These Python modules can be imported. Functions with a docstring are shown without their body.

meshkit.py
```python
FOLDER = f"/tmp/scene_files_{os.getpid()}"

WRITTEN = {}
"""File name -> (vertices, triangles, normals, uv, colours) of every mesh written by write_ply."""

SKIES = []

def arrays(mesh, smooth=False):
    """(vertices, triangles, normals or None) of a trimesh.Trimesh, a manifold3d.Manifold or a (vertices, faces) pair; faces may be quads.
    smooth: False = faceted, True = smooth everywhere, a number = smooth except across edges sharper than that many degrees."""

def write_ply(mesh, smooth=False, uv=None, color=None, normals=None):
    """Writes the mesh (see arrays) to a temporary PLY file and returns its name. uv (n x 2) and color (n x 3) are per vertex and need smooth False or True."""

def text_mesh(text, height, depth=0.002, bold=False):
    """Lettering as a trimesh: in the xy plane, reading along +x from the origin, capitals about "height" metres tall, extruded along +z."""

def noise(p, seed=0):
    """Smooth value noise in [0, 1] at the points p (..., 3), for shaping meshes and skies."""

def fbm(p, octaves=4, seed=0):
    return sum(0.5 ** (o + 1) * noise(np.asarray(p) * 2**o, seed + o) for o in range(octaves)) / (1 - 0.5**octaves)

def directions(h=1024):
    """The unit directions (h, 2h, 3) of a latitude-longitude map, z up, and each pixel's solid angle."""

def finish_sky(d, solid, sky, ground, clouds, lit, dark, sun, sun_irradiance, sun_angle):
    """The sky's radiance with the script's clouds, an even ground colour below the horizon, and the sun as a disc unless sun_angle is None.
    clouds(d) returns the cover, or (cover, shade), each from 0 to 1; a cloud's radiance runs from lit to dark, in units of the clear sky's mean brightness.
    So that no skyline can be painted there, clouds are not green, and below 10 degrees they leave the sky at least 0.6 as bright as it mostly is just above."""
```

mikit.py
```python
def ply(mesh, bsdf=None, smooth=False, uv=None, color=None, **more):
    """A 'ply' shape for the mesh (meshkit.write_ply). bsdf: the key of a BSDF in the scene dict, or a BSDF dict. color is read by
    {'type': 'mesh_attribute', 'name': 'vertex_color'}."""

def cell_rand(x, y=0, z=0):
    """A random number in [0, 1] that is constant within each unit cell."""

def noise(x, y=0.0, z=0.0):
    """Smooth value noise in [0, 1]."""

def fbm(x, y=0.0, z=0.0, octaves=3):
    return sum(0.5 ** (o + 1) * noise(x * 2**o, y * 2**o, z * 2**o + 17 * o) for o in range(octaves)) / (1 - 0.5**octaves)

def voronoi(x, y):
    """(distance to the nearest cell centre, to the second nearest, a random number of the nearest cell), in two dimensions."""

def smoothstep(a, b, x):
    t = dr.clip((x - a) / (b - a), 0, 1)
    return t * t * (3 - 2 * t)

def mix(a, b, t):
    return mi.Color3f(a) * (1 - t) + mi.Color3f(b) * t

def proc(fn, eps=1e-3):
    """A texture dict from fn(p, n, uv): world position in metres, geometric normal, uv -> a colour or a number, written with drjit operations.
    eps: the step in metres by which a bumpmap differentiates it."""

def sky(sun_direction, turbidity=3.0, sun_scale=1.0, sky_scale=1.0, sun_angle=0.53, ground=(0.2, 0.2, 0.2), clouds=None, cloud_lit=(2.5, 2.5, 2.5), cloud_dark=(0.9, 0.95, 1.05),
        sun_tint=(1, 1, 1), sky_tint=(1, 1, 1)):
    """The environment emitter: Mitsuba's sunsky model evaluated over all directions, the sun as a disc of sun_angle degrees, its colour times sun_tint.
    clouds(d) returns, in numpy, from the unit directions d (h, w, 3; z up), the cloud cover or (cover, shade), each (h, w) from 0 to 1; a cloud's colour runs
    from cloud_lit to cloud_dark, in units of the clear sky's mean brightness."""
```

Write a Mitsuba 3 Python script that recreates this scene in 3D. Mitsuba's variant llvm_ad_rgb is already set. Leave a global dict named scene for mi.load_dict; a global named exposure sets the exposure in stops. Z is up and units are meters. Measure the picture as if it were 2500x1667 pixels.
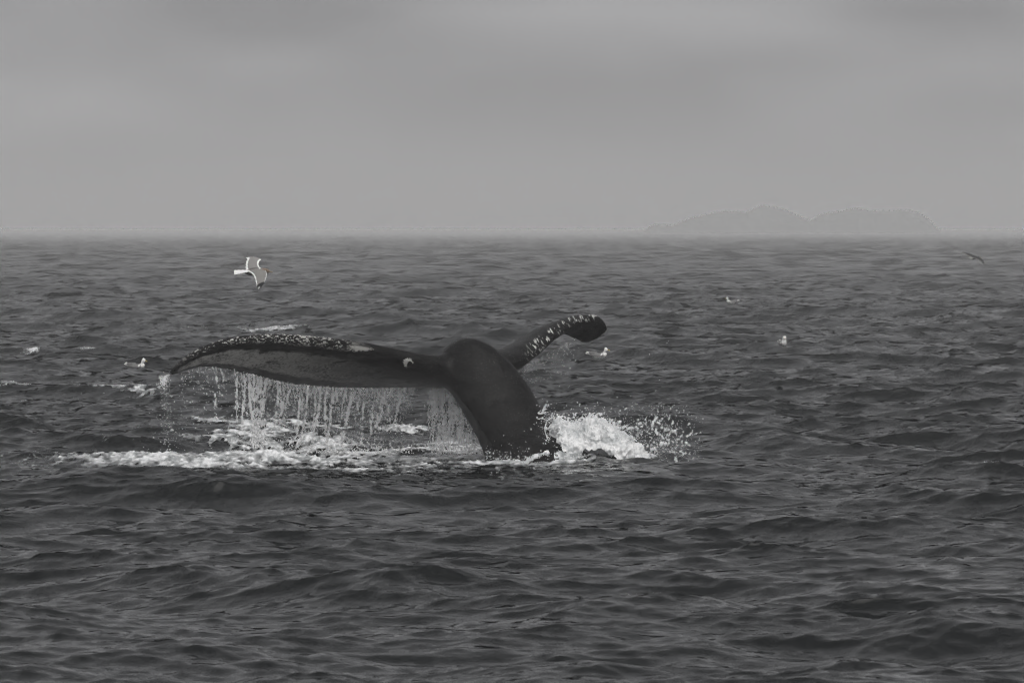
import math
import numpy as np
import drjit as dr
import mitsuba as mi
import trimesh
from scipy import ndimage
from scipy.spatial import cKDTree
import manifold3d as m3
import meshkit
import mikit
from mikit import proc, noise, fbm, smoothstep, mix

T4 = mi.ScalarTransform4f
scene, labels = {}, {}

# ------------------------------------------------------------------ camera, sky, exposure
FPX, CX, CY, EYE, PITCH = 13545.0, 1250.0, 833.5, 2.1, math.radians(1.174)
scene['camera'] = {
    'type': 'thinlens', 'fov': 2 * math.degrees(math.atan(CX / FPX)), 'fov_axis': 'x',
    'aperture_radius': 0.007, 'focus_distance': 50.0, 'near_clip': 0.5, 'far_clip': 30000.0,
    'to_world': T4().look_at(origin=[0, 0, EYE], target=[0, math.cos(PITCH), EYE - math.sin(PITCH)], up=[0, 0, 1]),
    'medium': {'type': 'ref', 'id': 'haze_air'}}
exposure = 2.84


SUN = np.array([0.16, -0.68, 0.71]) / np.linalg.norm([0.16, -0.68, 0.71])      # high behind the camera, out of view, placed to light the foam


def overcast(d):
    e = np.clip(d[..., 2], 0, 1)
    glow = np.clip(d @ SUN, 0, 1) ** 6                                          # unseen bright lobe added to the sky to light foam and splash
    n = meshkit.fbm(np.stack([d[..., 0] * 16, d[..., 1] * 16, d[..., 2] * 60], -1) + 3.7, 4, 5)
    return np.ones_like(e), np.clip(1 - glow - 0.30 * np.clip(n - 0.42, 0, 1), 0, 1)


scene['sky'] = mikit.sky(SUN, turbidity=3, sun_scale=0.1, sun_angle=70, sun_tint=(0.86, 1.0, 1.22), ground=(0.05, 0.055, 0.06),
                         clouds=overcast, cloud_lit=(3.9, 3.89, 3.92), cloud_dark=(0.345, 0.347, 0.362))
HAZE = 1 / 940.0
scene['haze_air'] = {'type': 'homogeneous', 'albedo': {'type': 'rgb', 'value': [0.95, 0.95, 0.955]},
                     'sigma_t': {'type': 'rgb', 'value': [HAZE] * 3}}


def lab(key, label, category=None, group=None, kind=None):
    labels[key] = {'label': label}
    if category: labels[key]['category'] = category
    if group: labels[key]['group'] = group
    if kind: labels[key]['kind'] = kind


def at(px, py, Y):
    """the place in metres seen at a point of the photograph (2500 x 1667), Y metres ahead of the camera"""
    px, py, Y = np.broadcast_arrays(np.asarray(px, float), py, Y)
    a, b = (px - CX) / FPX, (py - CY) / FPX
    dy = math.cos(PITCH) - b * math.sin(PITCH)
    dz = -math.sin(PITCH) - b * math.cos(PITCH)
    return np.stack([a / dy * Y, Y, EYE + dz / dy * Y], -1)


# ------------------------------------------------------------------ the sea
def wave_tile(L, N, lo, hi, slope, spread, heading, seed):
    """a repeating wind-sea tile with wavelengths lo..hi: height and the two sideways displacements"""
    rng = np.random.default_rng(seed)
    k = 2 * np.pi * np.fft.fftfreq(N, L / N)
    kx, ky = np.meshgrid(k, k, indexing='ij')
    kk = np.hypot(kx, ky); kk[0, 0] = 1
    c = (kx * math.cos(heading) + ky * math.sin(heading)) / kk
    ok = (kk > 2 * np.pi / hi * 0.8) & (kk < 2 * np.pi / lo)
    soft = np.exp(-(2 * np.pi / hi / kk) ** 2 * 0.6)
    amp = np.where(ok, kk ** -2.0 * soft * np.where(c > 0, np.abs(c) ** spread + 0.03, 0.03), 0)
    H = amp * (rng.normal(size=(N, N)) + 1j * rng.normal(size=(N, N)))
    h = np.fft.ifft2(H)
    sx, sy = np.fft.ifft2(1j * kx * H).real, np.fft.ifft2(1j * ky * H).real
    g = slope / math.sqrt((sx ** 2 + sy ** 2).mean())
    dx, dy = np.fft.ifft2(1j * kx / kk * H).real, np.fft.ifft2(1j * ky / kk * H).real
    return L, [np.float32(q * g) for q in (h.real, dx, dy)]


WIND = math.radians(-80)
BANDS = [(wave_tile(190.0, 1024, 1.6, 7.5, 0.115, 1.4, math.radians(-97), 11), 2.4),
         (wave_tile(41.0, 1024, 0.5, 1.7, 0.135, 0.8, WIND, 12), 0.35),
         (wave_tile(15.3, 1536, 0.09, 0.55, 0.19, 0.9, math.radians(-80), 13), 0.19)]


def bump(x, y, cx, cy, rx, ry, h, turn=0.0):
    c, q = math.cos(turn), math.sin(turn)
    u, v = (x - cx) * c + (y - cy) * q, -(x - cx) * q + (y - cy) * c
    return h * np.exp(-(u / rx) ** 2 - (v / ry) ** 2)


def bumps_z(x, y):
    """the swells and humps that the whale has pushed up round itself"""
    near = (np.abs(x) < 12) & (y > 40) & (y < 75)
    z = np.zeros_like(x)
    a, b = x[near], y[near]
    q = bump(a, b, -3.3, 54.6, 1.7, 2.2, 0.15, 0.1) + bump(a, b, -1.9, 52.2, 1.3, 0.8, -0.07)
    q += bump(a, b, -3.0, 48.8, 0.85, 0.6, 0.05) + bump(a, b, -2.15, 48.8, 0.34, 0.6, 0.06) + bump(a, b, -1.2, 48.6, 0.55, 0.5, 0.02)
    q += bump(a, b, 0.74, 49.30, 0.17, 0.25, 0.09) + bump(a, b, 1.13, 49.4, 0.22, 0.3, 0.05) + bump(a, b, 1.45, 49.9, 0.10, 0.25, 0.08)
    q += bump(a, b, -1.75, 53.3, 0.24, 0.6, 0.12) + bump(a, b, -1.0, 56.0, 0.4, 0.9, 0.07)
    z[near] = q
    return z


def sea_points(x, y, spacing, choppy=(1.7, 1.85, 1.2)):
    """the displaced sea surface over the still-water points x, y"""
    X, Y, Z = x.copy(), y.copy(), bumps_z(x, y)
    calm = 1 - 0.75 * np.clip(bump(x, y, 0.5, 48.8, 1.6, 1.9, 1.2) + bump(x, y, -2.2, 48.3, 2.0, 1.5, 1.0), 0, 1)
    group = 0.75 + 0.5 * meshkit.fbm(np.stack([x / 9.0, y / 16.0, 0 * x], -1), 2, 3)
    for i, ((L, q), need) in enumerate(BANDS):
        a = np.clip(1.6 - spacing / need, 0, 1) * (group if i else 1) * (calm if i < 2 else 1)
        n = q[0].shape[0]
        co = [np.mod(x / L * n, n), np.mod(y / L * n, n)]
        h, dx, dy = (ndimage.map_coordinates(t, co, order=1, mode='grid-wrap') for t in q)
        X += choppy[i] * a * dx
        Y += choppy[i] * a * dy
        Z += a * h
    return X, Y, Z


def sea_mesh():
    def growing(a, b, q):
        n = int(math.ceil(math.log(b / a) / math.log(1 + q)))
        return a * (b / a) ** (np.arange(n) / n)
    r = np.concatenate([growing(3, 20, 0.02), growing(20, 75, 0.0012), growing(75, 220, 0.0016), growing(220, 900, 0.0026), growing(900, 3000, 0.0030), growing(3000, 9000, 0.010), [9000]])
    th = [0.0]; step = 0.0006
    while th[-1] < math.pi:
        if th[-1] > 0.106: step *= 1.16
        th.append(th[-1] + step)
    th = np.array(th[:-1]); th = th * (math.pi / th[-1]) if th[-1] < math.pi * 0.8 else np.append(th[:-1], math.pi)
    th = np.concatenate([-th[::-1], th[1:]])
    R, A = np.meshgrid(r, th, indexing='ij')
    dr_ = np.gradient(r)[:, None] * np.ones_like(A)
    dt = np.gradient(th)[None] * R
    X, Y, Z = sea_points((R * np.sin(A)).ravel(), (R * np.cos(A)).ravel(), np.maximum(dr_ * 0.55, dt).ravel())
    n, m = R.shape
    i = (np.arange(n - 1)[:, None] * m + np.arange(m - 1)).ravel()
    f = np.concatenate([np.stack([i, i + m + 1, i + m], 1), np.stack([i, i + 1, i + m + 1], 1)])
    return trimesh.Trimesh(np.stack([X, Y, Z], 1), f, process=False)


def ripples(p, n, uv):
    w = 0.25 * noise(p.x * 1.3, p.y * 0.9, 2.0)
    a = fbm(p.x * 2.6 + w, p.y * 7.5 + 3 * w, 0.0, octaves=5)
    b = noise(p.x * 0.35, p.y * 0.22, 4.0)
    return 0.013 * a * (0.4 + 1.0 * b) + 0.03 * fbm(p.x * 0.55, p.y * 0.8, 7.0, octaves=2)


scene['sea_water'] = {'type': 'bumpmap', 'bump': proc(ripples, 0.01), 'scale': 1.0,
                      'bsdf': {'type': 'principled', 'base_color': {'type': 'rgb', 'value': [0.003, 0.0042, 0.0045]},
                               'roughness': 0.03, 'eta': 1.333}}
sm = sea_mesh()
if sm.face_normals[:, 2].mean() < 0: sm.invert()
scene['sea'] = mikit.ply(sm, 'sea_water', smooth=True)
lab('sea', 'choppy dark grey sea reaching into the mist', kind='structure')

# ------------------------------------------------------------------ the island in the mist
def island_mesh():
    Y = 2300.0
    prof = np.array([(1572, 556), (1584, 543), (1598, 536), (1640, 540), (1679, 523), (1738, 510), (1772, 504), (1823, 506), (1857, 490), (1895, 495),
                     (1929, 506), (1959, 521), (1980, 527), (2006, 510), (2053, 504), (2087, 497), (2129, 504), (2180, 502), (2223, 502), (2253, 512),
                     (2272, 530), (2290, 556)], float)
    P = at(prof[:, 0], prof[:, 1], Y)
    xs = np.linspace(P[0, 0], P[-1, 0], 420)
    ridge = np.maximum(np.interp(xs, P[:, 0], P[:, 2] - EYE) + 1.0, 0)
    ys = np.linspace(-40, 60, 60)
    XX, YY = np.meshgrid(xs, ys, indexing='ij')
    fall = np.clip(1 - (np.abs(YY) / np.where(YY < 0, 40, 60)) ** 1.6, 0, 1)
    trees = meshkit.fbm(np.stack([XX / 6.0, YY / 6.0, 0 * XX], -1), 3, 8)
    Z = ridge[:, None] * fall + (trees - 0.45) * 0.6 * np.clip(ridge[:, None] * fall / 4, 0, 1) - 0.8
    n, m = XX.shape
    i = (np.arange(n - 1)[:, None] * m + np.arange(m - 1)).ravel()
    f = np.concatenate([np.stack([i, i + m, i + m + 1], 1), np.stack([i, i + m + 1, i + 1], 1)])
    return trimesh.Trimesh(np.stack([XX.ravel(), (YY + Y).ravel(), Z.ravel()], 1), f, process=False)


scene['forest_dark'] = {'type': 'twosided', 'bsdf': {'type': 'diffuse', 'reflectance': {'type': 'rgb', 'value': [0.045, 0.055, 0.045]}}}
scene['island'] = mikit.ply(island_mesh(), 'forest_dark', smooth=True)
lab('island', 'low wooded island with two humps, barely visible in the mist', kind='structure')

# ------------------------------------------------------------------ mesh helpers
def loft(rings, closed_ends=True):
    """a watertight skin over rings (n, m, 3) of m points each"""
    rings = np.asarray(rings, float)
    n, m = rings.shape[:2]
    v = rings.reshape(-1, 3)
    a = np.arange(n - 1)[:, None] * m + np.arange(m)
    b = np.arange(n - 1)[:, None] * m + (np.arange(m) + 1) % m
    f = [np.stack([a, b, b + m], -1).reshape(-1, 3), np.stack([a, b + m, a + m], -1).reshape(-1, 3)]
    v = np.vstack([v, rings[0].mean(0), rings[-1].mean(0)])
    k, e = np.arange(m), n * m
    f += [np.stack([(k + 1) % m, k, k * 0 + e], 1), np.stack([(n - 1) * m + k, (n - 1) * m + (k + 1) % m, k * 0 + e + 1], 1)]
    t = trimesh.Trimesh(v, np.vstack(f), process=False)
    if t.volume < 0: t.invert()
    return t


def solid(t):
    return m3.Manifold(m3.Mesh(np.asarray(t.vertices, np.float32), np.asarray(t.faces, np.uint32)))


def spline(pts, n, power=0.5):
    """n points along a smooth curve through pts, and where each lies between 0 and 1"""
    from scipy.interpolate import PchipInterpolator
    pts = np.asarray(pts, float)
    d = np.linalg.norm(np.diff(pts[:, :3], axis=0), axis=1) ** (2 * power)
    s = np.concatenate([[0], np.cumsum(d)]); s /= s[-1]
    t = np.linspace(0, 1, n)
    return PchipInterpolator(s, pts)(t), t


def unit(v):
    return v / np.maximum(np.linalg.norm(v, axis=-1, keepdims=True), 1e-12)


def relax(t, weight, rounds):
    """Laplacian smoothing where weight is above 0"""
    from scipy.sparse import coo_matrix
    e = t.edges_unique
    n = len(t.vertices)
    A = coo_matrix((np.ones(len(e) * 2), (np.r_[e[:, 0], e[:, 1]], np.r_[e[:, 1], e[:, 0]])), shape=(n, n)).tocsr()
    deg = np.asarray(A.sum(1))
    v = np.array(t.vertices)
    for _ in range(rounds):
        v += weight[:, None] * 0.6 * (A @ v / deg - v)
    return trimesh.Trimesh(v, t.faces, process=False)


# ------------------------------------------------------------------ the whale
# leading edge, trailing edge, thickness, from the tip of the near fluke over the middle to the tip of the far fluke
NEAR = [((418, 907, 48.45), (419, 915, 48.50), 0.03), ((450, 876, 48.55), (449, 906, 48.69), 0.06), ((505, 846, 48.67), (492, 896, 48.90), 0.09),
        ((580, 825, 48.85), (548, 899, 49.2), 0.11), ((665, 819, 49.1), (612, 913, 49.55), 0.125), ((760, 824, 49.3), (690, 932, 49.85), 0.14),
        ((860, 836, 49.55), (775, 942, 50.15), 0.155), ((960, 856, 49.8), (862, 946, 50.4), 0.18), ((1055, 880, 49.95), (960, 946, 50.65), 0.22)]
MID = [((1150, 890, 50.12), (1050, 935, 51.05), 0.30)]
FAR = [((1245, 884, 50.55), (1130, 898, 51.4), 0.26), ((1316, 847, 50.95), (1205, 868, 51.75), 0.19), ((1362, 808, 51.3), (1280, 826, 52.0), 0.155),
       ((1418, 776, 51.75), (1372, 814, 52.2), 0.12), ((1454, 772, 52.0), (1405, 828, 52.3), 0.10), ((1476, 787, 52.2), (1430, 835, 52.35), 0.07),
       ((1482, 802, 52.3), (1456, 827, 52.36), 0.03)]
rows = NEAR + MID + FAR
blade_rows = np.array([np.r_[at(*L), at(*T), th] for L, T, th in rows])
BLADE, _ = spline(blade_rows, 420)
HALF_CHORD = 34


def blade_mesh():
    L, T, th = BLADE[:, :3].copy(), BLADE[:, 3:6].copy(), BLADE[:, 6]
    span = unit(np.gradient(L, axis=0))
    ragged = meshkit.fbm(np.stack([L[:, 0] * 9, L[:, 1] * 9, 0 * th], -1), 3, 2) - 0.5
    T += unit(T - L) * (ragged * 0.05 * np.clip(th / 0.1, 0.2, 1))[:, None]
    nrm = unit(np.cross(span, T - L))
    nrm *= np.where(nrm[:, 2:] > 0, 1, -1)                     # the back of the flukes
    c = (1 - np.cos(np.linspace(0, math.pi, HALF_CHORD))) / 2
    prof = 10 * (0.2969 * np.sqrt(c) - 0.126 * c - 0.3516 * c ** 2 + 0.2843 * c ** 3 - 0.1015 * c ** 4)
    prof = np.maximum(prof, 0.045 * np.sqrt(np.clip(1 - c, 0, 1)) + 0.02)
    prof[0] = 0
    up = L[:, None] + (T - L)[:, None] * c[:, None] + nrm[:, None] * (th[:, None] / 2 * prof)[..., None]
    lo = L[:, None] + (T - L)[:, None] * c[:, None] - nrm[:, None] * (th[:, None] / 2 * prof)[..., None]
    ring = np.concatenate([up, lo[:, :0:-1]], 1)
    tag = np.r_[-c, c[:0:-1]]
    return loft(ring), np.r_[np.tile(tag, len(L)), 0, 0]


STOCK = [((1560, 1250, 49.2), (1240, 1330, 49.3), 0.42), ((1475, 1165, 49.45), (1208, 1200, 49.5), 0.38), ((1400, 1117, 49.7), (1192, 1138, 49.75), 0.33),
         ((1356, 1075, 49.8), (1179, 1098, 49.85), 0.28), ((1329, 1015, 49.9), (1160, 1060, 49.95), 0.24), ((1300, 962, 50.0), (1135, 1018, 50.05), 0.215),
         ((1268, 913, 50.05), (1104, 975, 50.12), 0.20), ((1238, 877, 50.1), (1076, 945, 50.2), 0.20), ((1206, 850, 50.15), (1062, 925, 50.3), 0.20),
         ((1170, 835, 50.22), (1072, 915, 50.4), 0.17), ((1141, 833, 50.35), (1078, 912, 50.5), 0.13), ((1122, 847, 50.55), (1072, 920, 50.62), 0.09),
         ((1098, 882, 50.8), (1062, 930, 50.8), 0.06), ((1066, 915, 51.0), (1050, 938, 51.0), 0.04)]


def stock_mesh():
    K, _ = spline(np.array([np.r_[at(*D), at(*V), b] for D, V, b in STOCK]), 120)
    D, V, b = K[:, :3].copy(), K[:, 3:6].copy(), K[:, 6]
    turn = np.clip(np.interp(np.linspace(0, 1, len(K)), [0, 0.1, 0.5, 0.75], [0.3, 1, 1, 0]), 0, 1)
    D[:, 1] += 0.10 * turn; V[:, 1] -= 0.12 * turn
    C = (D + V) / 2
    ax = unit(np.gradient(C, axis=0))
    side = unit(np.cross(ax, D - V))
    t = np.linspace(0, 2 * math.pi, 72, endpoint=False)
    u = np.clip(np.cos(t), -0.88, 1)
    w = np.sign(np.sin(t)) * np.abs(np.sin(t)) ** 0.9
    ring = C[:, None] + (D - V)[:, None] / 2 * u[:, None] + side[:, None] * (b[:, None] * w)[..., None]
    return loft(ring)


blade, blade_tag = blade_mesh()
stock = stock_mesh()
body = (solid(blade) + solid(stock)).refine_to_length(0.022)
bm = body.to_mesh()
whale = trimesh.Trimesh(bm.vert_properties[:, :3], bm.tri_verts, process=True)
tree_b, tree_s = cKDTree(blade.vertices[:-2]), cKDTree(stock.vertices)
db, ds = tree_b.query(whale.vertices)[0], tree_s.query(whale.vertices)[0]
joint = np.clip(1 - (np.maximum(db, ds) - 0.02) / 0.12, 0, 1)
whale = relax(whale, joint, 45)
under = np.clip(1 - (np.maximum(db, ds) - 0.02) / 0.24, 0, 1) * np.clip((0.84 - whale.vertices[:, 2]) / 0.06, 0, 1) * (whale.vertices[:, 0] < -0.1)
whale = relax(whale, under, 90)
whale = relax(whale, np.full(len(whale.vertices), 0.25), 4)
dist, near_i = tree_b.query(whale.vertices)
whale_uv = np.stack([np.clip(1 - (dist - 0.03) / 0.05, 0, 1), blade_tag[near_i]], 1)


def whale_skin(p, n, uv):
    c, on = uv.y, uv.x
    x = p.x
    fine = fbm(p.x * 55, p.y * 55, p.z * 55, octaves=3)
    mid = fbm(p.x * 7 + 3, p.y * 7, p.z * 12, octaves=4)
    streak = fbm(p.x * 5.0 + 2 * p.z, p.y * 6, p.z * 26 - 3 * p.x, octaves=3)
    col = mix((0.002, 0.002, 0.0021), (0.0095, 0.0092, 0.0094), smoothstep(0.25, 0.75, 0.6 * fine + 0.4 * mid))
    sparkle = noise(p.x * 170, p.y * 170, p.z * 170)
    col = mix(col, (0.06, 0.06, 0.06), smoothstep(0.80, 0.90, sparkle) * smoothstep(0.35, 0.6, mid))      # sparkle of wet droplets, painted into the skin colour as pale specks
    # pale belly patch of the near fluke, ragged at its edges, with dark scratches
    warp = 0.34 * (mid - 0.5)
    lo_edge = smoothstep(0.20, 0.27, c + warp * 0.6) * (1 - smoothstep(0.74, 0.82, c + warp * 0.5))
    out = smoothstep(-3.02, -2.78, x + warp) * (1 - smoothstep(-2.15, -1.05, x + 2.2 * warp))
    scratch = smoothstep(0.70, 0.73, streak) * 0.9
    pale = lo_edge * out * (1 - scratch) * smoothstep(0.30, 0.85, fine * 0.6 + 0.75 * mid)
    col = mix(col, (0.33, 0.325, 0.315), pale * on)
    veil = smoothstep(0.3, 0.45, c) * (1 - smoothstep(0.62, 0.85, c)) * smoothstep(-1.9, -1.4, x) * (1 - smoothstep(-0.9, -0.5, x)) * smoothstep(0.45, 0.65, streak)
    col = mix(col, (0.09, 0.09, 0.087), veil * on * 0.5)
    # white scars and barnacle marks along the leading edge
    dots = fbm(p.x * 68, p.y * 54, p.z * 78, octaves=4)
    rim = (1 - smoothstep(0.03, 0.115, c)) * smoothstep(-0.05, -0.02, c)
    along = smoothstep(-3.0, -2.7, x) * (1 - smoothstep(-1.6, -1.25, x))
    spots = smoothstep(0.58, 0.62, dots + 0.35 * (mid - 0.5)) * rim * along
    d1 = dr.sqrt(dr.square((x + 1.345) / 0.11) + dr.square((p.z - 1.03 - 0.05 * (x + 1.345)) / 0.035)) + 1.6 * (dots - 0.5)
    d2 = dr.sqrt(dr.square((x + 0.935) / 0.043) + dr.square((p.z - 0.888) / 0.044)) + 0.9 * (dots - 0.5)
    loop = (1 - smoothstep(0.95, 1.02, d2)) * smoothstep(0.70, 0.80, dr.sqrt(dr.square((x + 0.918) / 0.036) + dr.square((p.z - 0.862) / 0.052)))
    spots = dr.maximum(spots, dr.maximum((1 - smoothstep(0.9, 1.0, d1)), loop) * smoothstep(0.0, 0.02, c))
    # combed white scratches along the far fluke
    comb = fbm((p.x + p.z * 0.6) * 75, p.y * 5, (p.z - p.x * 0.6) * 16, octaves=4)
    far = smoothstep(0.10, 0.2, x) * (1 - smoothstep(0.75, 0.85, x)) * (1 - smoothstep(0.02, 0.10, dr.abs(c + 0.02 + 0.05 * (mid - 0.5))))
    spots = dr.maximum(spots, far * smoothstep(0.57, 0.64, comb))
    return mix(col, (0.46, 0.455, 0.44), spots * on)


def whale_relief(p, n, uv):
    return 0.008 * fbm(p.x * 42, p.y * 42, p.z * 42, octaves=4) + 0.014 * noise(p.x * 9, p.y * 9, p.z * 9)


scene['whale_hide'] = {'type': 'bumpmap', 'bump': proc(whale_relief, 0.003), 'scale': 1.0,
                       'bsdf': {'type': 'principled', 'base_color': proc(whale_skin), 'roughness': 0.36, 'specular': 0.11}}
scene['humpback_whale'] = mikit.ply(whale, 'whale_hide', smooth=True, uv=whale_uv)
lab('humpback_whale', 'black whale tail with raised flukes and white scars diving into the sea', 'whale')

# ------------------------------------------------------------------ foam and flying water
RNG = np.random.default_rng(77)
gx, gy = np.meshgrid(np.arange(-5.5, 4.0, 0.04), np.arange(46.0, 76.0, 0.05), indexing='ij')
SX, SY, SZ = sea_points(gx.ravel(), gy.ravel(), np.full(gx.size, 0.03))
SURF = cKDTree(np.stack([SX, SY], 1))


def sea_z(x, y):
    return SZ[SURF.query(np.stack(np.broadcast_arrays(x, y), -1))[1]]


BEAD = trimesh.creation.icosahedron()
BV, BF = unit(np.array(BEAD.vertices)), np.array(BEAD.faces)


def drops(pos, rad, stretch=1.0, axis=(0, 0, 1)):
    """one mesh of small round drops, lengthened along axis"""
    pos, rad = np.asarray(pos, float), np.broadcast_to(np.asarray(rad, float), len(pos))
    rng = np.random.default_rng(len(pos))
    q = unit(rng.normal(size=(len(pos), 4)))
    w, x, y, z = q.T
    R = np.stack([1 - 2 * (y * y + z * z), 2 * (x * y - z * w), 2 * (x * z + y * w), 2 * (x * y + z * w), 1 - 2 * (x * x + z * z), 2 * (y * z - x * w),
                  2 * (x * z - y * w), 2 * (y * z + x * w), 1 - 2 * (x * x + y * y)], -1).reshape(-1, 3, 3)
    v = np.einsum('nij,kj->nki', R, BV)
    axis = np.broadcast_to(unit(np.asarray(axis, float)), (len(pos), 3))
    st = np.broadcast_to(np.asarray(stretch, float), len(pos))
    along = np.einsum('nki,ni->nk', v, axis)
    v = v + axis[:, None] * (along * (st[:, None] - 1))[..., None]
    v = pos[:, None] + v * rad[:, None, None]
    f = BF[None] + (np.arange(len(pos)) * len(BV))[:, None, None]
    return trimesh.Trimesh(v.reshape(-1, 3), f.reshape(-1, 3), process=False)


def strand(path, rad, sides=5):
    """a thread of water along path with the radius rad at each point"""
    path, rad = np.asarray(path, float), np.asarray(rad, float)
    tan = unit(np.gradient(path, axis=0))
    a = unit(np.cross(tan, [0.31, 0.2, 0.93] if abs(tan[0, 2]) < 0.8 else [1, 0.1, 0]))
    b = np.cross(tan, a)
    t = np.linspace(0, 2 * math.pi, sides, endpoint=False)
    return loft(path[:, None] + rad[:, None, None] * (a[:, None] * np.cos(t)[:, None] + b[:, None] * np.sin(t)[:, None]))


def join(parts):
    return trimesh.util.concatenate([trimesh.Trimesh(p.vertices, p.faces, process=False) for p in parts])


def sheet_faces(n, m):
    i = (np.arange(n - 1)[:, None] * m + np.arange(m - 1)).ravel()
    return np.concatenate([np.stack([i, i + m, i + m + 1], 1), np.stack([i, i + m + 1, i + 1], 1)])


def stroke(x, y, pts):
    """foam density near a broken line of (x, y, width across, width along sight, strength)"""
    pts = np.asarray(pts, float)
    out = np.zeros_like(x)
    for p, q in zip(pts[:-1], pts[1:]):
        for t in np.linspace(0, 1, 7):
            c = p + (q - p) * t
            out = np.maximum(out, c[4] * np.exp(-(((x - c[0]) / c[2]) ** 2 + ((y - c[1]) / c[3]) ** 2)))
    return out


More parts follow.
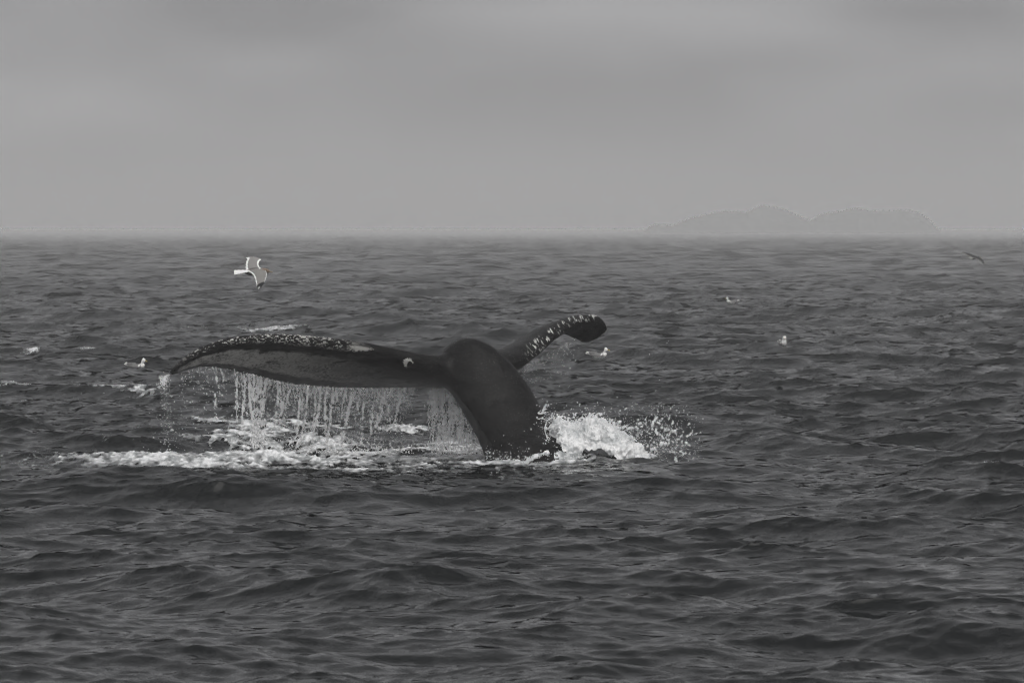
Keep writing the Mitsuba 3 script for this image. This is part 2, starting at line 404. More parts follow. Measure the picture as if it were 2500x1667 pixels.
def foam_sheet(x0, x1, y0, y1, dx, dy, density, froth, seed, cell=1.0):
    """lacy foam lying on the sea: kept where the density beats a net-like noise"""
    x, y = np.meshgrid(np.arange(x0, x1, dx), np.arange(y0, y1, dy), indexing='ij')
    m = density(x, y)
    wx = x + 0.25 * (meshkit.fbm(np.stack([x * 2, y * 2, 0 * x], -1), 3, seed) - 0.5)
    wy = y + 0.25 * (meshkit.fbm(np.stack([x * 2, y * 2, 0 * x + 9], -1), 3, seed + 5) - 0.5)
    net = np.abs(meshkit.fbm(np.stack([wx * 3.4 / cell, wy * 2.6 / cell, 0 * x], -1), 4, seed + 9) - 0.5) * 3.2
    fine = meshkit.fbm(np.stack([x * 26 / cell, y * 20 / cell, 0 * x], -1), 3, seed + 2)
    keep = m - net * 1.15 - (fine - 0.5) * 1.0
    X, Y, Z = sea_points(x.ravel(), y.ravel(), np.full(x.size, 0.03))
    b1 = np.abs(meshkit.fbm(np.stack([x * 13, y * 10, 0 * x], -1), 4, seed + 3) - 0.5) * 2
    b0 = meshkit.fbm(np.stack([x * 3.5, y * 2.5, 0 * x], -1), 3, seed + 6)
    b2 = meshkit.fbm(np.stack([x * 45, y * 40, 0 * x], -1), 2, seed + 4)
    k = np.clip(keep / 1.0, 0, 1)
    Z = Z + (0.006 + np.sqrt(k) * (0.010 + froth * np.clip(m, 0, 1.3) * (1.0 * b0 * b0 + 0.5 * b1)) + 0.16 * froth * (b2 - 0.5) * k).ravel()
    f = sheet_faces(*x.shape)
    f = f[(keep.ravel()[f] > 0).all(1)]
    used = np.unique(f)
    back = np.zeros(x.size, int); back[used] = np.arange(len(used))
    f = back[f]
    return np.stack([X, Y, Z], 1)[used], f, np.stack([k.ravel()[used], m.ravel()[used]], 1)


def foam_join(sheets):
    n = np.cumsum([0] + [len(v) for v, _, _ in sheets])
    t = trimesh.Trimesh(np.vstack([v for v, _, _ in sheets]), np.vstack([f + o for (_, f, _), o in zip(sheets, n)]), process=False)
    if t.face_normals[:, 2].mean() < 0: t.invert()
    return mikit.ply(t, 'foam_white', smooth=True, uv=np.vstack([u for _, _, u in sheets]))


def foam_tone(p, n, uv):
    a = fbm(p.x * 20, p.y * 9, p.z * 24, octaves=4)
    return mix((0.30, 0.315, 0.32), (0.82, 0.83, 0.84), smoothstep(0.30, 0.66, a))


scene['foam_white'] = {'type': 'mask', 'opacity': proc(lambda p, n, uv: 0.06 + 0.94 * smoothstep(0.0, 0.75, uv.x + 0.75 * (fbm(p.x * 16, p.y * 24, p.z * 30, octaves=4) - 0.5))),
                       'bsdf': {'type': 'twosided', 'bsdf': {'type': 'diffuse', 'reflectance': proc(foam_tone)}}}
scene['splash_white'] = {'type': 'principledthin', 'base_color': proc(lambda p, n, uv: mix((0.66, 0.68, 0.69), (0.94, 0.945, 0.95), smoothstep(0.28, 0.6, fbm(p.x * 17, p.y * 9, p.z * 19, octaves=4)))), 'roughness': 0.4, 'diff_trans': 0.25}
scene['drop_white'] = {'type': 'principled', 'base_color': {'type': 'rgb', 'value': [0.95, 0.955, 0.96]}, 'roughness': 0.2, 'specular': 0.5}


def ridge_foam(x, y):
    return np.maximum.reduce([
        stroke(x, y, [(-3.95, 49.0, 0.25, 0.45, 0.55), (-3.4, 48.7, 0.30, 0.55, 0.85), (-2.9, 48.5, 0.30, 0.65, 1.05), (-2.2, 48.4, 0.30, 0.75, 1.15),
                      (-1.75, 48.4, 0.25, 0.6, 0.9), (-1.25, 48.4, 0.3, 0.4, 0.75), (-0.75, 48.5, 0.2, 0.25, 0.6)]),
        stroke(x, y, [(-0.35, 49.0, 0.25, 0.35, 0.55), (0.15, 48.9, 0.25, 0.40, 0.75), (0.55, 48.9, 0.2, 0.40, 0.75)]),
        stroke(x, y, [(-4.6, 49.9, 0.25, 0.2, 0.45), (-3.9, 49.9, 0.25, 0.2, 0.5)]),
        stroke(x, y, [(-2.6, 47.6, 0.5, 0.25, 0.45), (-1.6, 47.4, 0.5, 0.25, 0.5), (-0.9, 47.7, 0.4, 0.25, 0.45)])])


def back_foam(x, y):
    return np.maximum.reduce([
        stroke(x, y, [(-1.6, 51.3, 0.40, 0.8, 0.85), (-1.1, 51.9, 0.35, 1.0, 1.2), (-0.7, 52.6, 0.35, 1.1, 1.0)]),
        stroke(x, y, [(-2.5, 51.2, 0.4, 0.6, 0.85), (-1.5, 50.7, 0.4, 0.6, 0.9), (-0.6, 50.6, 0.35, 0.6, 0.9)]),
        stroke(x, y, [(-1.2, 55.6, 0.20, 0.8, 1.0), (-0.98, 55.9, 0.20, 0.8, 1.2)]),
        stroke(x, y, [(-3.2, 60.5, 0.30, 1.4, 0.84), (-2.4, 58.0, 0.35, 1.4, 0.88), (-1.8, 57.0, 0.3, 1.2, 0.7)]),
        stroke(x, y, [(-2.7, 56.2, 0.25, 0.9, 0.88), (-2.2, 54.2, 0.25, 0.7, 1.0), (-2.6, 53.0, 0.45, 0.45, 0.95), (-1.7, 52.8, 0.4, 0.4, 0.8)]),
        stroke(x, y, [(-5.6, 72.5, 0.3, 0.8, 0.8), (-5.1, 70.5, 0.35, 0.8, 0.85), (-4.6, 68.5, 0.25, 0.6, 0.7)])])


fs = [foam_sheet(-5.0, 1.0, 46.9, 50.3, 0.010, 0.014, ridge_foam, 0.085, 41), foam_sheet(-3.8, -0.1, 49.8, 62.5, 0.014, 0.03, back_foam, 0.030, 52, 0.6),
      foam_sheet(-6.2, -3.8, 65.5, 74.5, 0.02, 0.05, back_foam, 0.03, 53, 0.7)]
scene['foam'] = foam_join(fs)
lab('foam', 'white churned foam spread over the water below and behind the near fluke', 'foam', kind='stuff')


def whitecap(px, py, D, wide, deep, strength, seed):
    c = at(px, py, D)
    def dens(x, y):
        return stroke(x, y, [(c[0] - wide * 0.6, D - deep * 0.2, wide * 0.45, deep * 0.6, strength * 0.8), (c[0] + wide * 0.6, D + deep * 0.2, wide * 0.45, deep * 0.6, strength)])
    return foam_sheet(c[0] - 2 * wide, c[0] + 2 * wide, D - 2 * deep, D + 2 * deep, wide / 40, deep / 25, dens, 0.04, seed, min(1.0, wide * 1.6))


CAPS = [(640, 803, 112, 0.75, 1.5, 0.95), (72, 862, 92, 0.14, 0.6, 0.9), (225, 847, 96, 0.10, 0.5, 0.85), (2400, 1140, 48.5, 0.16, 0.25, 0.65),
        (1590, 1478, 30.9, 0.11, 0.10, 0.60), (20, 950, 71, 0.25, 0.5, 0.85)]
caps = [whitecap(*c, 90 + k) for k, c in enumerate(CAPS)]
scene['foam_flecks'] = foam_join(caps)
lab('foam_flecks', 'small white flecks of foam on scattered wave crests away from the whale', 'foam', kind='stuff')


# the burst of white water where the back meets the sea
def burst_sheet(top, low, Y, half, n, m, rough, seed, sink=0.03):
    top, low = np.asarray(top, float), np.asarray(low, float)
    xs = np.linspace(top[0, 0], top[-1, 0], n)
    from scipy.interpolate import PchipInterpolator
    tp, lw = PchipInterpolator(top[:, 0], top[:, 1])(xs), PchipInterpolator(low[:, 0], low[:, 1])(xs)
    lw = lw + rough * 300 * (meshkit.fbm(np.c_[xs / 13, xs * 0, xs * 0], 4, seed + 8) - 0.42)
    A, B = at(xs, tp, Y), at(xs, lw, Y)
    t = np.linspace(0, math.pi, m)
    cy, cz = -np.sign(np.cos(t)) * np.abs(np.cos(t)) ** 0.8, np.sin(t) ** 0.75
    end = np.clip(np.minimum(np.arange(n), np.arange(n)[::-1]) / (n * 0.12), 0.15, 1) ** 0.6
    y = Y + half * end[:, None] * cy
    front = t < math.pi / 2
    base = np.where(front[None], B[:, 2:3], np.minimum(B[:, 2:3], 0.0) - sink)
    z = base + (A[:, 2:3] - base) * cz
    x = np.broadcast_to(A[:, :1], y.shape)
    P = np.stack([x, y, z], -1)
    gu, gv = np.gradient(P, axis=0), np.gradient(P, axis=1)
    N = unit(np.cross(gu, gv)); N *= np.where((N[..., 1] * (y - Y) + N[..., 2]) >= 0, 1, -1)[..., None]
    a = np.abs(meshkit.fbm(P * [7, 5, 8], 3, seed) - 0.5) * 2.2
    b = meshkit.fbm(P * 26, 3, seed + 1) - 0.5
    c = meshkit.fbm(P * 75, 2, seed + 2) - 0.5
    edge = np.clip(cz + 0.7, 0, 1)
    P = P + N * ((a - 0.45) * rough + b * rough * 0.9 + c * rough * 0.35)[..., None] * edge[..., None]
    return trimesh.Trimesh(P.reshape(-1, 3), sheet_faces(n, m), process=False)


TOP = [(1338, 1052), (1350, 1026), (1362, 1022), (1385, 1034), (1410, 1034), (1425, 1023), (1445, 1017), (1470, 1023), (1495, 1036), (1520, 1055), (1545, 1079), (1565, 1094), (1585, 1114), (1600, 1146)]
LOW = [(1338, 1062), (1350, 1074), (1365, 1087), (1385, 1100), (1405, 1110), (1415, 1104), (1425, 1094), (1440, 1096), (1460, 1092), (1480, 1098), (1495, 1108), (1520, 1122), (1545, 1142), (1565, 1150), (1600, 1153)]
burst = burst_sheet(TOP, LOW, 49.75, 0.50, 320, 100, 0.085, 7)
COLLAR_TOP = [(1186, 1130), (1230, 1125), (1270, 1118), (1310, 1108), (1345, 1101), (1375, 1104), (1405, 1112), (1430, 1122)]
COLLAR_LOW = [(1186, 1140), (1230, 1139), (1300, 1137), (1370, 1136), (1430, 1135)]
collar = burst_sheet(COLLAR_TOP, COLLAR_LOW, 49.32, 0.16, 260, 44, 0.034, 17)
pieces = [burst]
cv = np.array(collar.vertices); lift = np.clip(sea_z(cv[:, 0], np.full(len(cv), 49.15)), -0.02, 0.08)
collar.vertices = cv + np.c_[0 * lift, 0 * lift, lift]
scene['froth'] = {'type': 'twosided', 'bsdf': {'type': 'diffuse', 'reflectance': proc(foam_tone)}}
scene['splash__waterline_froth'] = mikit.ply(collar, 'froth', smooth=True)

# drops torn off the burst
bv = np.array(burst.vertices); bn = np.array(burst.vertex_normals)
bn *= np.where(bn[:, 2:] > -0.2, 1, -1)
cand = np.flatnonzero(bv[:, 2] > 0.16 + 0.14 * RNG.random(len(bv)))
pick = cand[RNG.integers(0, len(cand), 1800)]
off = RNG.exponential(0.034, 1800)
pos = bv[pick] + bn[pick] * off[:, None] + RNG.normal(size=(1800, 3)) * 0.014
rad = np.clip(RNG.lognormal(math.log(0.0042), 0.45, 1800), 0.002, 0.012)
pieces.append(drops(pos, rad, RNG.uniform(1, 2.4, 1800), RNG.normal(size=(1800, 3)) + [0.5, 0, 0.6]))
# clots flung to the right
for _ in range(75):
    u = RNG.beta(1.4, 1.3)
    px = 1490 + u * 200 + RNG.normal() * 8
    py = 1128 - RNG.beta(1.3, 1.5) * 120 * (1 - 0.15 * u)
    c = at(px, py, RNG.normal(49.75, 0.2))
    k = int(RNG.integers(2, 9))
    d = unit(np.array([RNG.normal() + 0.4, RNG.normal() * 0.4, RNG.normal() + 0.5]))
    q = c + d * RNG.uniform(-0.035, 0.035, (k, 1)) + RNG.normal(size=(k, 3)) * 0.007
    pieces.append(drops(q, np.clip(RNG.lognormal(math.log(0.0055), 0.5, k), 0.0025, 0.018), RNG.uniform(1, 1.6, k), d))
n = 1500
px, py = 1500 + RNG.beta(1.3, 1.7, n) * 220, 1140 - RNG.beta(1.15, 1.8, n) * 165
pieces.append(drops(at(px, py, RNG.normal(49.75, 0.25, n)), np.clip(RNG.lognormal(math.log(0.0026), 0.5, n), 0.0015, 0.009)))
n = 150
px, py = RNG.uniform(1380, 1640, n), 1040 - RNG.exponential(32, n)
pieces.append(drops(at(px, py, RNG.normal(49.7, 0.2, n)), np.clip(RNG.lognormal(math.log(0.0034), 0.4, n), 0.002, 0.008)))
# threads and rings at the crown beside the tail
def thread(pts, r, Y, wob=2.0):
    P, _ = spline(np.c_[np.asarray(pts, float), np.zeros(len(pts))], 26)
    w = meshkit.noise(np.c_[np.linspace(0, 7, 26), np.full(26, P[0, 0]), np.full(26, P[0, 1])], 3) - 0.5
    q = at(P[:, 0] + wob * w, P[:, 1] + wob * w, Y)
    return strand(q, r * (0.55 + 0.9 * meshkit.noise(np.c_[np.linspace(0, 9, 26), P[:, 0], P[:, 1]], 5)))
pieces += [thread(p, r, y) for p, r, y in [
    ([(1352, 1020), (1335, 1026), (1330, 1045), (1334, 1065), (1345, 1085), (1360, 1098)], 0.0055, 49.42),
    ([(1333, 1048), (1348, 1042), (1360, 1030)], 0.005, 49.42), ([(1332, 1060), (1345, 1072), (1362, 1076)], 0.004, 49.44),
    ([(1334, 1026), (1325, 1022), (1313, 1023)], 0.0045, 49.40), ([(1346, 1018), (1347, 1008)], 0.005, 49.5),
    ([(1313, 1006), (1319, 1010), (1324, 1004), (1329, 994), (1333, 985)], 0.0095, 49.45), ([(1319, 1010), (1333, 1006)], 0.006, 49.45), ([(1325, 1000), (1334, 998)], 0.006, 49.45),
    ([(1385, 1034), (1374, 1028), (1364, 1036)], 0.005, 49.45), ([(1388, 1030), (1378, 1026)], 0.004, 49.45),
    ([(1410, 1032), (1414, 1022), (1420, 1020), (1427, 1024)], 0.004, 49.5), ([(1435, 1024), (1446, 1012), (1453, 1008)], 0.0045, 49.5),
    ([(1452, 1020), (1461, 1010), (1466, 1014)], 0.004, 49.5), ([(1520, 1066), (1528, 1058), (1533, 1072)], 0.0045, 49.5),
    ([(1500, 1042), (1502, 1034)], 0.005, 49.5), ([(1592, 1042), (1594, 1032), (1599, 1024), (1606, 1017)], 0.0095, 49.6),
    ([(1558, 1035), (1567, 1033)], 0.011, 49.6), ([(1603, 1030), (1612, 1034)], 0.010, 49.6), ([(1641, 1036), (1644, 1030)], 0.010, 49.6),
    ([(1680, 1037), (1684, 1032)], 0.008, 49.6), ([(1600, 1050), (1606, 1062)], 0.009, 49.6), ([(1647, 1050), (1651, 1060)], 0.009, 49.6), ([(1676, 1066), (1690, 1056)], 0.008, 49.6),
    ([(1612, 1088), (1622, 1082), (1626, 1086)], 0.016, 49.6), ([(1588, 1098), (1600, 1094)], 0.014, 49.6), ([(1590, 1115), (1602, 1112)], 0.012, 49.6), ([(1648, 1115), (1652, 1128)], 0.010, 49.6)]]
n = 130
pieces.append(drops(at(RNG.normal(1335, 14, n), RNG.normal(1045, 34, n), RNG.uniform(49.3, 49.5, n)), np.clip(RNG.lognormal(math.log(0.0036), 0.45, n), 0.002, 0.009)))
n = 420
pieces.append(drops(at(RNG.uniform(1185, 1440, n), 1122 - RNG.exponential(11, n), RNG.uniform(49.15, 49.4, n)), np.clip(RNG.lognormal(math.log(0.0036), 0.45, n), 0.002, 0.01)))
scene['splash'] = mikit.ply(join(pieces), 'splash_white', smooth=True)
lab('splash', 'burst of white water with flying drops where the whale back enters the sea', 'splash', kind='stuff')

# the water running off the trailing edge of the near fluke
tail = BLADE[:, 3:6]
keep = tail[:, 0] < -0.72
edge = tail[keep][np.argsort(tail[keep][:, 0])]
EDGE = lambda x: np.stack([np.asarray(x, float), np.interp(x, edge[:, 0], edge[:, 1]), np.interp(x, edge[:, 0], edge[:, 2])], -1)
mx = lambda px: (np.asarray(px, float) - CX) / FPX * 50.3
water = []


def stream(px, px_end, py_end, strength, width=0.012, seed=0):
    """a ragged rope of falling water from the fluke's edge"""
    rng = np.random.default_rng(1000 + int(px) + seed)
    a = EDGE(mx(px)); a = a + [0, 0, 0.015]
    b = at(px_end, py_end, a[1] + 0.05); b[1] = a[1] + rng.normal() * 0.05
    n = int(190 * strength * (a[2] - b[2]) / 0.5)
    t = rng.uniform(0, 1, n) ** 1.25
    wob = lambda t, k: (meshkit.noise(np.c_[t * 2.5 + px, t * 0 + k, t * 0], 4) - 0.5)
    clump = meshkit.noise(np.c_[t * 14 + px, t * 0, t * 0], 6)
    t = t[clump + rng.uniform(0, 0.3, n) > 0.50]
    wd = width * (0.3 + 0.9 * t) * np.abs(1 + rng.normal(size=len(t)) * 0.3)
    base = a + (b - a) * t[:, None]
    lat = wob(t, 1) * 0.03
    P = base + np.stack([lat + rng.normal(size=len(t)) * wd, wob(t, 7) * 0.05 + rng.normal(size=len(t)) * wd, 0 * t], 1)
    water.append(drops(P, np.clip(rng.lognormal(math.log(0.0036), 0.40, len(t)), 0.0018, 0.010), rng.uniform(1, 2.6, len(t)), np.c_[rng.normal(size=len(t)) * 0.25 - 0.1, rng.normal(size=len(t)) * 0.2, np.ones(len(t))]))
    for _ in range(int(3.2 * strength)):
        t0 = rng.uniform(0, 0.8); t1 = min(1, t0 + rng.uniform(0.08, 0.35))
        tt = np.linspace(t0, t1, 14)
        o = rng.normal(size=2) * width * 0.6
        q = a + (b - a) * tt[:, None] + np.stack([wob(tt, 1) * 0.03 + o[0] + 0.012 * (meshkit.noise(np.c_[tt * 30, tt * 0 + o[0] * 99, tt * 0], 8) - 0.5), wob(tt, 7) * 0.05 + o[1], 0 * tt], 1)
        water.append(strand(q, (0.0014 + 0.0028 * rng.random()) * (0.3 + 1.2 * meshkit.noise(np.c_[tt * 22, tt * 0 + o[1] * 99, tt * 0], 9)) * np.sin(np.linspace(0.12, math.pi - 0.12, 14)) ** 0.5, 4))


for px, pe, qe, st, wdt in [(508, 506, 920, 0.25, 0.010), (540, 537, 975, 0.45, 0.012), (553, 549, 950, 0.4, 0.007), (582, 583, 1030, 0.45, 0.008), (600, 594, 1055, 0.7, 0.007),
                            (618, 620, 1095, 2.2, 0.012), (630, 618, 1085, 1.6, 0.016), (648, 632, 1092, 2.4, 0.022), (657, 640, 1092, 2.0, 0.024), (640, 626, 1088, 1.8, 0.026),
                            (686, 668, 1060, 1.6, 0.009), (700, 688, 1040, 1.1, 0.012), (714, 692, 1035, 1.0, 0.012), (740, 726, 1085, 2.0, 0.011), (757, 732, 1085, 1.8, 0.013),
                            (770, 765, 1075, 0.9, 0.013), (784, 766, 1095, 1.5, 0.011), (798, 794, 1060, 1.2, 0.012), (812, 793, 1095, 1.9, 0.014), (820, 806, 1050, 0.9, 0.010),
                            (862, 834, 1092, 2.6, 0.013), (870, 846, 1020, 1.0, 0.014), (893, 882, 1080, 1.3, 0.012), (915, 906, 1060, 1.2, 0.012), (935, 925, 1040, 0.9, 0.014),
                            (955, 946, 1050, 0.9, 0.016), (975, 968, 1040, 0.8, 0.016)]:
    stream(px, pe, qe, st * 0.85, wdt * 0.65)
for k in range(24):
    p0 = RNG.uniform(605, 1010) if k < 22 else RNG.uniform(520, 600)
    q0 = RNG.uniform(965, 1050)
    stream(p0, p0 - (q0 - 940) * RNG.uniform(0.0, 0.22), q0, RNG.uniform(0.4, 1.0), RNG.uniform(0.004, 0.009), k)
# loose drops between the ropes, thickest just under the edge
n = 6000
px = np.where(RNG.random(n) < 0.93, RNG.uniform(600, 1010, n), RNG.uniform(470, 620, n))
a = EDGE(mx(px))
gap = 0.35 + 0.65 * meshkit.noise(np.c_[px / 24, 0 * px, 0 * px], 12)
fall = np.where(RNG.random(n) < 0.62, RNG.exponential(0.11, n) * gap * 1.5, RNG.uniform(0, 0.62, n))
P = a + np.stack([RNG.normal(size=n) * 0.02 - 0.12 * fall, RNG.normal(size=n) * 0.06, -fall], 1)
P = P[(P[:, 2] > 0.02)]
water.append(drops(P, np.clip(RNG.lognormal(math.log(0.0025), 0.35, len(P)), 0.0014, 0.006), RNG.uniform(1, 2.2, len(P)), (-0.1, 0, 1)))
n = 700
px = RNG.uniform(590, 1010, n)
water.append(drops(at(px, 1112 - RNG.exponential(12, n) - 6, RNG.normal(50.1, 0.25, n)), np.clip(RNG.lognormal(math.log(0.0036), 0.4, n), 0.002, 0.009)))
# the broad fall beside the tail stock
n = 4200
u, v = RNG.random(n), RNG.random(n) ** 1.15
left, right = 1046 + 6 * v + 26 * (meshkit.fbm(np.c_[v * 9, v * 0, v * 0], 3, 31) - 0.45), np.interp(v, [0, 0.3, 1], [1072, 1120, 1178])
px = left + (right - left) * u + RNG.normal(size=n) * 5
py = 944 + (1108 - 944) * v
keepers = meshkit.noise(np.c_[px / 7, py / 70, 0 * px], 15) + RNG.random(n) * 0.35 > 0.60
px, py = px[keepers], py[keepers]
water.append(drops(at(px, py, RNG.normal(50.75, 0.12, len(px))), np.clip(RNG.lognormal(math.log(0.0036), 0.4, len(px)), 0.0018, 0.009), RNG.uniform(1, 2.4, len(px)), (-0.05, 0, 1)))
for _ in range(70):
    x0, y0 = RNG.uniform(1045, 1130), RNG.uniform(945, 1070)
    tt = np.linspace(0, 1, 12)
    q = at(x0 + 5 * (meshkit.noise(np.c_[tt * 5, tt * 0 + x0, tt * 0], 3) - 0.5) - 3 * tt, y0 + tt * RNG.uniform(15, 50), RNG.normal(50.75, 0.08))
    water.append(strand(q, 0.0035 * (0.3 + meshkit.noise(np.c_[tt * 9, tt * 0 + y0, tt * 0], 4)), 4))
# the spout off the fluke tip and its trail of drops
tip = at(414, 916, 48.45)
for k in range(6):
    tt = np.linspace(0, 1, 12)
    w = RNG.uniform(0.4, 1.0)
    water.append(strand(tip + np.stack([-0.05 * w * np.sin(tt * 2.0) - 0.012 * tt + RNG.normal() * 0.004, RNG.normal() * 0.015 + 0 * tt, 0.01 * w - 0.10 * tt ** 1.6], 1), 0.0042 * np.sin(np.linspace(0.3, 2.8, 12)), 4))
n = 110
water.append(drops(tip + np.stack([RNG.normal(-0.055, 0.022, n), RNG.normal(0, 0.02, n), RNG.normal(-0.05, 0.03, n)], 1), np.clip(RNG.lognormal(math.log(0.004), 0.4, n), 0.002, 0.01)))
n = 190
t = RNG.random(n)
water.append(drops(at(402 + 8 * t + RNG.normal(size=n) * (5 + 26 * t * (RNG.random(n) < 0.7)) + 14 * t * (RNG.random(n) < 0.3), 935 + 165 * t, RNG.normal(48.5, 0.08, n)), np.clip(RNG.lognormal(math.log(0.0028), 0.4, n), 0.0016, 0.007)))
# a few drops under the far fluke
n = 330
t = RNG.random(n)
px = 1275 + 120 * t + RNG.normal(size=n) * 12
water.append(drops(at(px, np.interp(px, [1260, 1400], [905, 828]) + RNG.exponential(26, n), RNG.normal(51.6, 0.15, n)), np.clip(RNG.lognormal(math.log(0.0030), 0.4, n), 0.0018, 0.008)))
scene['falling_water'] = mikit.ply(join(water), 'drop_white', smooth=True)
lab('falling_water', 'ropes and drops of water streaming off the lifted flukes', 'falling water', kind='stuff')

# ------------------------------------------------------------------ gulls
scene['plumage'] = {'type': 'principled', 'base_color': {'type': 'mesh_attribute', 'name': 'vertex_color'}, 'roughness': 0.7, 'specular': 0.2}
scene['bill_horn'] = {'type': 'principled', 'base_color': {'type': 'rgb', 'value': [0.16, 0.12, 0.06]}, 'roughness': 0.4}
scene['bill_yellow'] = {'type': 'principled', 'base_color': {'type': 'rgb', 'value': [0.42, 0.32, 0.07]}, 'roughness': 0.4}
scene['eye_black'] = {'type': 'principled', 'base_color': {'type': 'rgb', 'value': [0.01, 0.01, 0.01]}, 'roughness': 0.15}
WHITE, GREY, BLACK, BROWN = (0.80, 0.80, 0.79), (0.17, 0.17, 0.17), (0.015, 0.015, 0.016), (0.20, 0.15, 0.115)


def paint(mesh, parts, step):
    """the union of the coloured parts [(mesh, colours)], each vertex coloured like the nearest one of the parts"""
    u = m3.Manifold()
    for t, _ in parts: u = u + solid(t)
    q = u.refine_to_length(step).to_mesh()
    t = trimesh.Trimesh(q.vert_properties[:, :3], q.tri_verts, process=True)
    P, C = np.vstack([p.vertices for p, _ in parts]), np.vstack([c for _, c in parts])
    return t, C[cKDTree(P).query(t.vertices)[1]]


def tube_body(centres, rx, rz, m=20, side=(0, 1, 0), up=(0, 0, 1)):
    t = np.linspace(0, 2 * math.pi, m, endpoint=False)
    centres, rx, rz = np.asarray(centres, float), np.asarray(rx, float), np.asarray(rz, float)
    return loft(centres[:, None] + rx[:, None, None] * np.cos(t)[:, None] * np.asarray(side, float) + rz[:, None, None] * np.sin(t)[:, None] * np.asarray(up, float))


def wing(L, T, thick, tone, n=40, m=14):
    """a thin cambered wing between its leading and trailing edges; tone(span, chord) gives the colour"""
    K, t = spline(np.hstack([L, T]), n)
    L, T = K[:, :3], K[:, 3:]
    nrm = unit(np.cross(np.gradient(L, axis=0), T - L)); nrm *= np.where(nrm[:, 2:] - 0.3 * nrm[:, 1:2] > 0, 1, -1)
    c = (1 - np.cos(np.linspace(0, math.pi, m))) / 2
    chord = np.linalg.norm(T - L, axis=1)[:, None]
    mid = L[:, None] + (T - L)[:, None] * c[:, None] + nrm[:, None] * (0.10 * chord * np.sin(math.pi * c))[..., None]
    h = thick * (np.sqrt(c) * (1 - c) * 1.5 + 0.12)
    ring = np.concatenate([mid + nrm[:, None] * h[:, None], (mid - nrm[:, None] * h[:, None])[:, ::-1]], 1)
    cc = np.r_[c, c[::-1]]
    mesh = loft(ring)
    col = np.array([tone(a, b) for a in t for b in cc] + [tone(0, .5), tone(1, .5)])
    return mesh, col


def flying_gull():
    def tone_far(sp, c): return WHITE if c < 0.06 or c > 0.86 else (0.235, 0.228, 0.222)
    def tone_near(sp, c):
        if sp > 0.95 and c > 0.3: return WHITE
        if sp > 0.70 + 0.10 * c: return BLACK
        return WHITE if c < 0.05 or c > 0.88 else (0.22, 0.215, 0.205)
    P = lambda rows: np.array([at(*r) for r in rows])
    far = wing(P([(636, 655, 61.98), (631, 645, 62.12), (632, 639, 62.22), (637, 634, 62.34), (625, 631, 62.50)]),
               P([(601, 660, 62.0), (600, 650, 62.14), (601, 641, 62.26), (604, 633, 62.40), (600, 630, 62.54)]), 0.007, tone_far)
    near = wing(P([(649, 662, 61.96), (651, 671, 61.85), (649, 681, 61.77), (645, 690, 61.71), (636, 702, 61.63)]),
                P([(603, 661, 61.98), (618, 671, 61.85), (623, 681, 61.76), (626, 694, 61.68), (630, 705, 61.62)]), 0.007, tone_near)
    px = 62.0 / FPX
    cen = P([(598, 666, 62.0), (606, 666, 62), (616, 665, 62), (628, 663, 62), (637, 661, 62), (644, 660, 62), (650, 660.5, 62), (655, 662, 62), (658.5, 663.3, 62)])
    body = tube_body(cen, np.array([2.5, 6, 9, 9.5, 8, 6, 5.5, 4.6, 1.8]) * px, np.array([2.5, 6.0, 8.5, 8.8, 7.5, 5.5, 5.2, 4.4, 1.6]) * px, 24)
    bv = np.asarray(body.vertices)
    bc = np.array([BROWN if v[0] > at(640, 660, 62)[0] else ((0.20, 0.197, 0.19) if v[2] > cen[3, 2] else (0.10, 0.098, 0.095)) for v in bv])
    tail = wing(P([(606, 661, 62.0), (588, 661.5, 62.0), (571, 662.5, 62.0)]), P([(606, 664, 61.95), (588, 667.5, 61.85), (572, 670.5, 61.8)]), 0.010, lambda a, b: WHITE, 20)
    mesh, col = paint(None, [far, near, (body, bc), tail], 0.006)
    bill = tube_body(P([(657, 663.0, 62), (661, 664, 62), (665, 664.6, 62), (666, 665.4, 62)]), np.array([1.8, 1.3, 1.0, 0.3]) * px, np.array([1.9, 1.5, 1.1, 0.3]) * px, 10)
    eye = trimesh.creation.icosphere(2, 1.25 * px); eye.apply_translation(at(651.5, 659.5, 62.0 - 4.9 * px))
    return mesh, col, bill, eye


gm, gc, gbill, geye = flying_gull()
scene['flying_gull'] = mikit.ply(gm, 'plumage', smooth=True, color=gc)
scene['flying_gull__bill'] = mikit.ply(gbill, 'bill_horn', smooth=True)
scene['flying_gull__eye'] = mikit.ply(geye, 'eye_black', smooth=True)
lab('flying_gull', 'grey and white gull with black wing tip gliding right above the near fluke', 'gull', 'gulls on the wing')
hub = at(620, 664, 62.0)
there = T4().translate(at(2378, 630, 128.0).tolist()).rotate([0, 1, 0], -6).rotate([0, 0, 1], 24).scale(0.85).translate((-hub).tolist())
dusk = np.where(gc.mean(1, keepdims=True) > 0.5, (0.22, 0.22, 0.21), (0.035, 0.035, 0.035))
scene['flying_gull_001'] = mikit.ply(gm, 'plumage', smooth=True, color=dusk, to_world=there)
scene['flying_gull_001__bill'] = mikit.ply(gbill, 'bill_horn', smooth=True, to_world=there)
lab('flying_gull_001', 'small dark bird flying low over hazy water right of the distant island', 'gull', 'gulls on the wing')


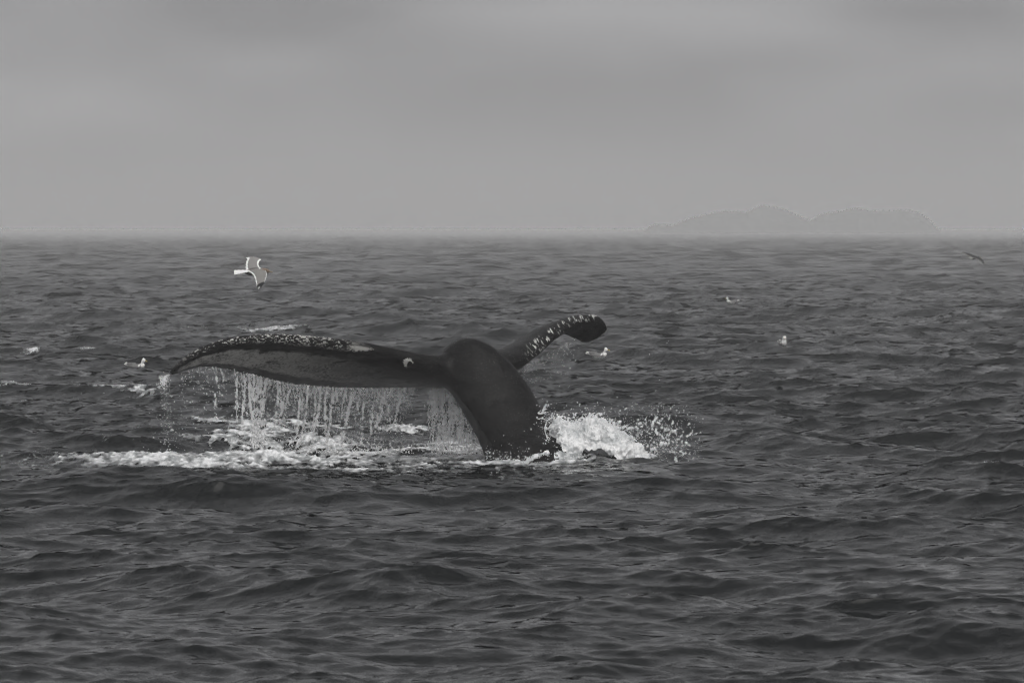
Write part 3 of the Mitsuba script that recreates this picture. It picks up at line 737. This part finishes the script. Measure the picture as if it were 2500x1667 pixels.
def floating_gull():
    """a gull resting on the water, bill towards +x, its waterline at z = 0"""
    x = np.array([-0.185, -0.15, -0.10, -0.04, 0.03, 0.085, 0.12, 0.14])
    z = np.array([0.055, 0.045, 0.035, 0.025, 0.022, 0.03, 0.045, 0.055])
    body = tube_body(np.c_[x, 0 * x, z], [0.012, 0.032, 0.055, 0.068, 0.066, 0.05, 0.028, 0.008], [0.010, 0.022, 0.036, 0.044, 0.044, 0.040, 0.028, 0.008], 24)
    neck = tube_body([(0.080, 0, 0.045), (0.095, 0, 0.070), (0.103, 0, 0.092), (0.108, 0, 0.112), (0.120, 0, 0.124), (0.140, 0, 0.122), (0.154, 0, 0.117)],
                     [0.046, 0.039, 0.034, 0.034, 0.034, 0.025, 0.008], [0.026, 0.032, 0.034, 0.036, 0.034, 0.024, 0.008], 18)
    parts = [(body, np.array([GREY if v[2] > 0.008 and v[0] < 0.095 else WHITE for v in np.asarray(body.vertices)])), (neck, np.tile(WHITE, (len(neck.vertices), 1)))]
    for q in (-1, 1):
        w = tube_body([(-0.05, 0.035 * q, 0.065), (-0.12, 0.030 * q, 0.068), (-0.18, 0.014 * q, 0.076), (-0.235, -0.004 * q, 0.092)], [0.020, 0.020, 0.012, 0.002], [0.022, 0.018, 0.009, 0.002], 12)
        v = np.asarray(w.vertices)
        parts.append((w, np.array([BLACK if a[0] < -0.185 else (WHITE if a[0] < -0.165 else GREY) for a in v])))
    tail = tube_body([(-0.15, 0, 0.048), (-0.20, 0, 0.058), (-0.225, 0, 0.062)], [0.03, 0.036, 0.030], [0.012, 0.007, 0.003], 14)
    parts.append((tail, np.tile(WHITE, (len(tail.vertices), 1))))
    mesh, col = paint(None, parts, 0.008)
    bill = tube_body([(0.147, 0, 0.117), (0.168, 0, 0.114), (0.186, 0, 0.110), (0.192, 0, 0.104)], [0.008, 0.006, 0.004, 0.001], [0.009, 0.007, 0.006, 0.001], 10)
    eyes = []
    for q in (-1, 1):
        e = trimesh.creation.icosphere(1, 0.0045); e.apply_translation([0.132, 0.028 * q, 0.130]); eyes.append(e)
    return mesh, col, bill, eyes


def perch(px, py):
    """a place on the sea that shows at px, py and is not hidden by a nearer wave"""
    D = np.arange(40.0, 260.0, 0.05)
    x = (px - CX) / FPX * D
    X, Y, Z = sea_points(x, D.copy(), np.full(len(D), 0.05))
    row = (EYE - Z) / D
    seen = row <= np.minimum.accumulate(row) + 1e-9
    want = (py - 555.9) / FPX
    i = np.argmin(np.where(seen, np.abs(row - want), 9))
    return np.array([x[i], D[i], Z[i]])


fm, fcol, fbill, feyes = floating_gull()
for k, (px, py, turn, text) in enumerate([(1462, 868, -25, 'white headed gull with yellow bill floating just right of the far fluke tip'),
                                          (334, 896, -30, 'white headed gull floating left of the near fluke tip'),
                                          (1911, 838, -78, 'small white gull floating alone right of the whale facing the viewer'),
                                          (1786, 737, 200, 'tiny white gull floating far off in the hazy water under the island')]):
    key = 'floating_gull' + (f'_{k:03d}' if k else '')
    to = T4().translate((perch(px, py) - [0, 0, 0.022]).tolist()).rotate([0, 0, 1], turn)
    scene[key] = mikit.ply(fm, 'plumage', smooth=True, color=fcol, to_world=to)
    scene[key + '__bill'] = mikit.ply(fbill, 'bill_yellow', smooth=True, to_world=to)
    for j, e in enumerate(feyes):
        scene[key + '__eye' + (f'_{j:03d}' if j else '')] = mikit.ply(e, 'eye_black', smooth=True, to_world=to)
    lab(key, text, 'gull', 'gulls resting on the water')

# ------------------------------------------------------------------ the air
HB = 9500.0
scene['haze_skin'] = {'type': 'null'}
scene['haze'] = {'type': 'cube', 'to_world': T4().translate([0, 0, 13.0]).scale([HB, HB, 16.0]),
                 'bsdf': {'type': 'ref', 'id': 'haze_skin'}, 'interior': {'type': 'ref', 'id': 'haze_air'}}
lab('haze', 'pale grey sea mist filling the air', kind='stuff')
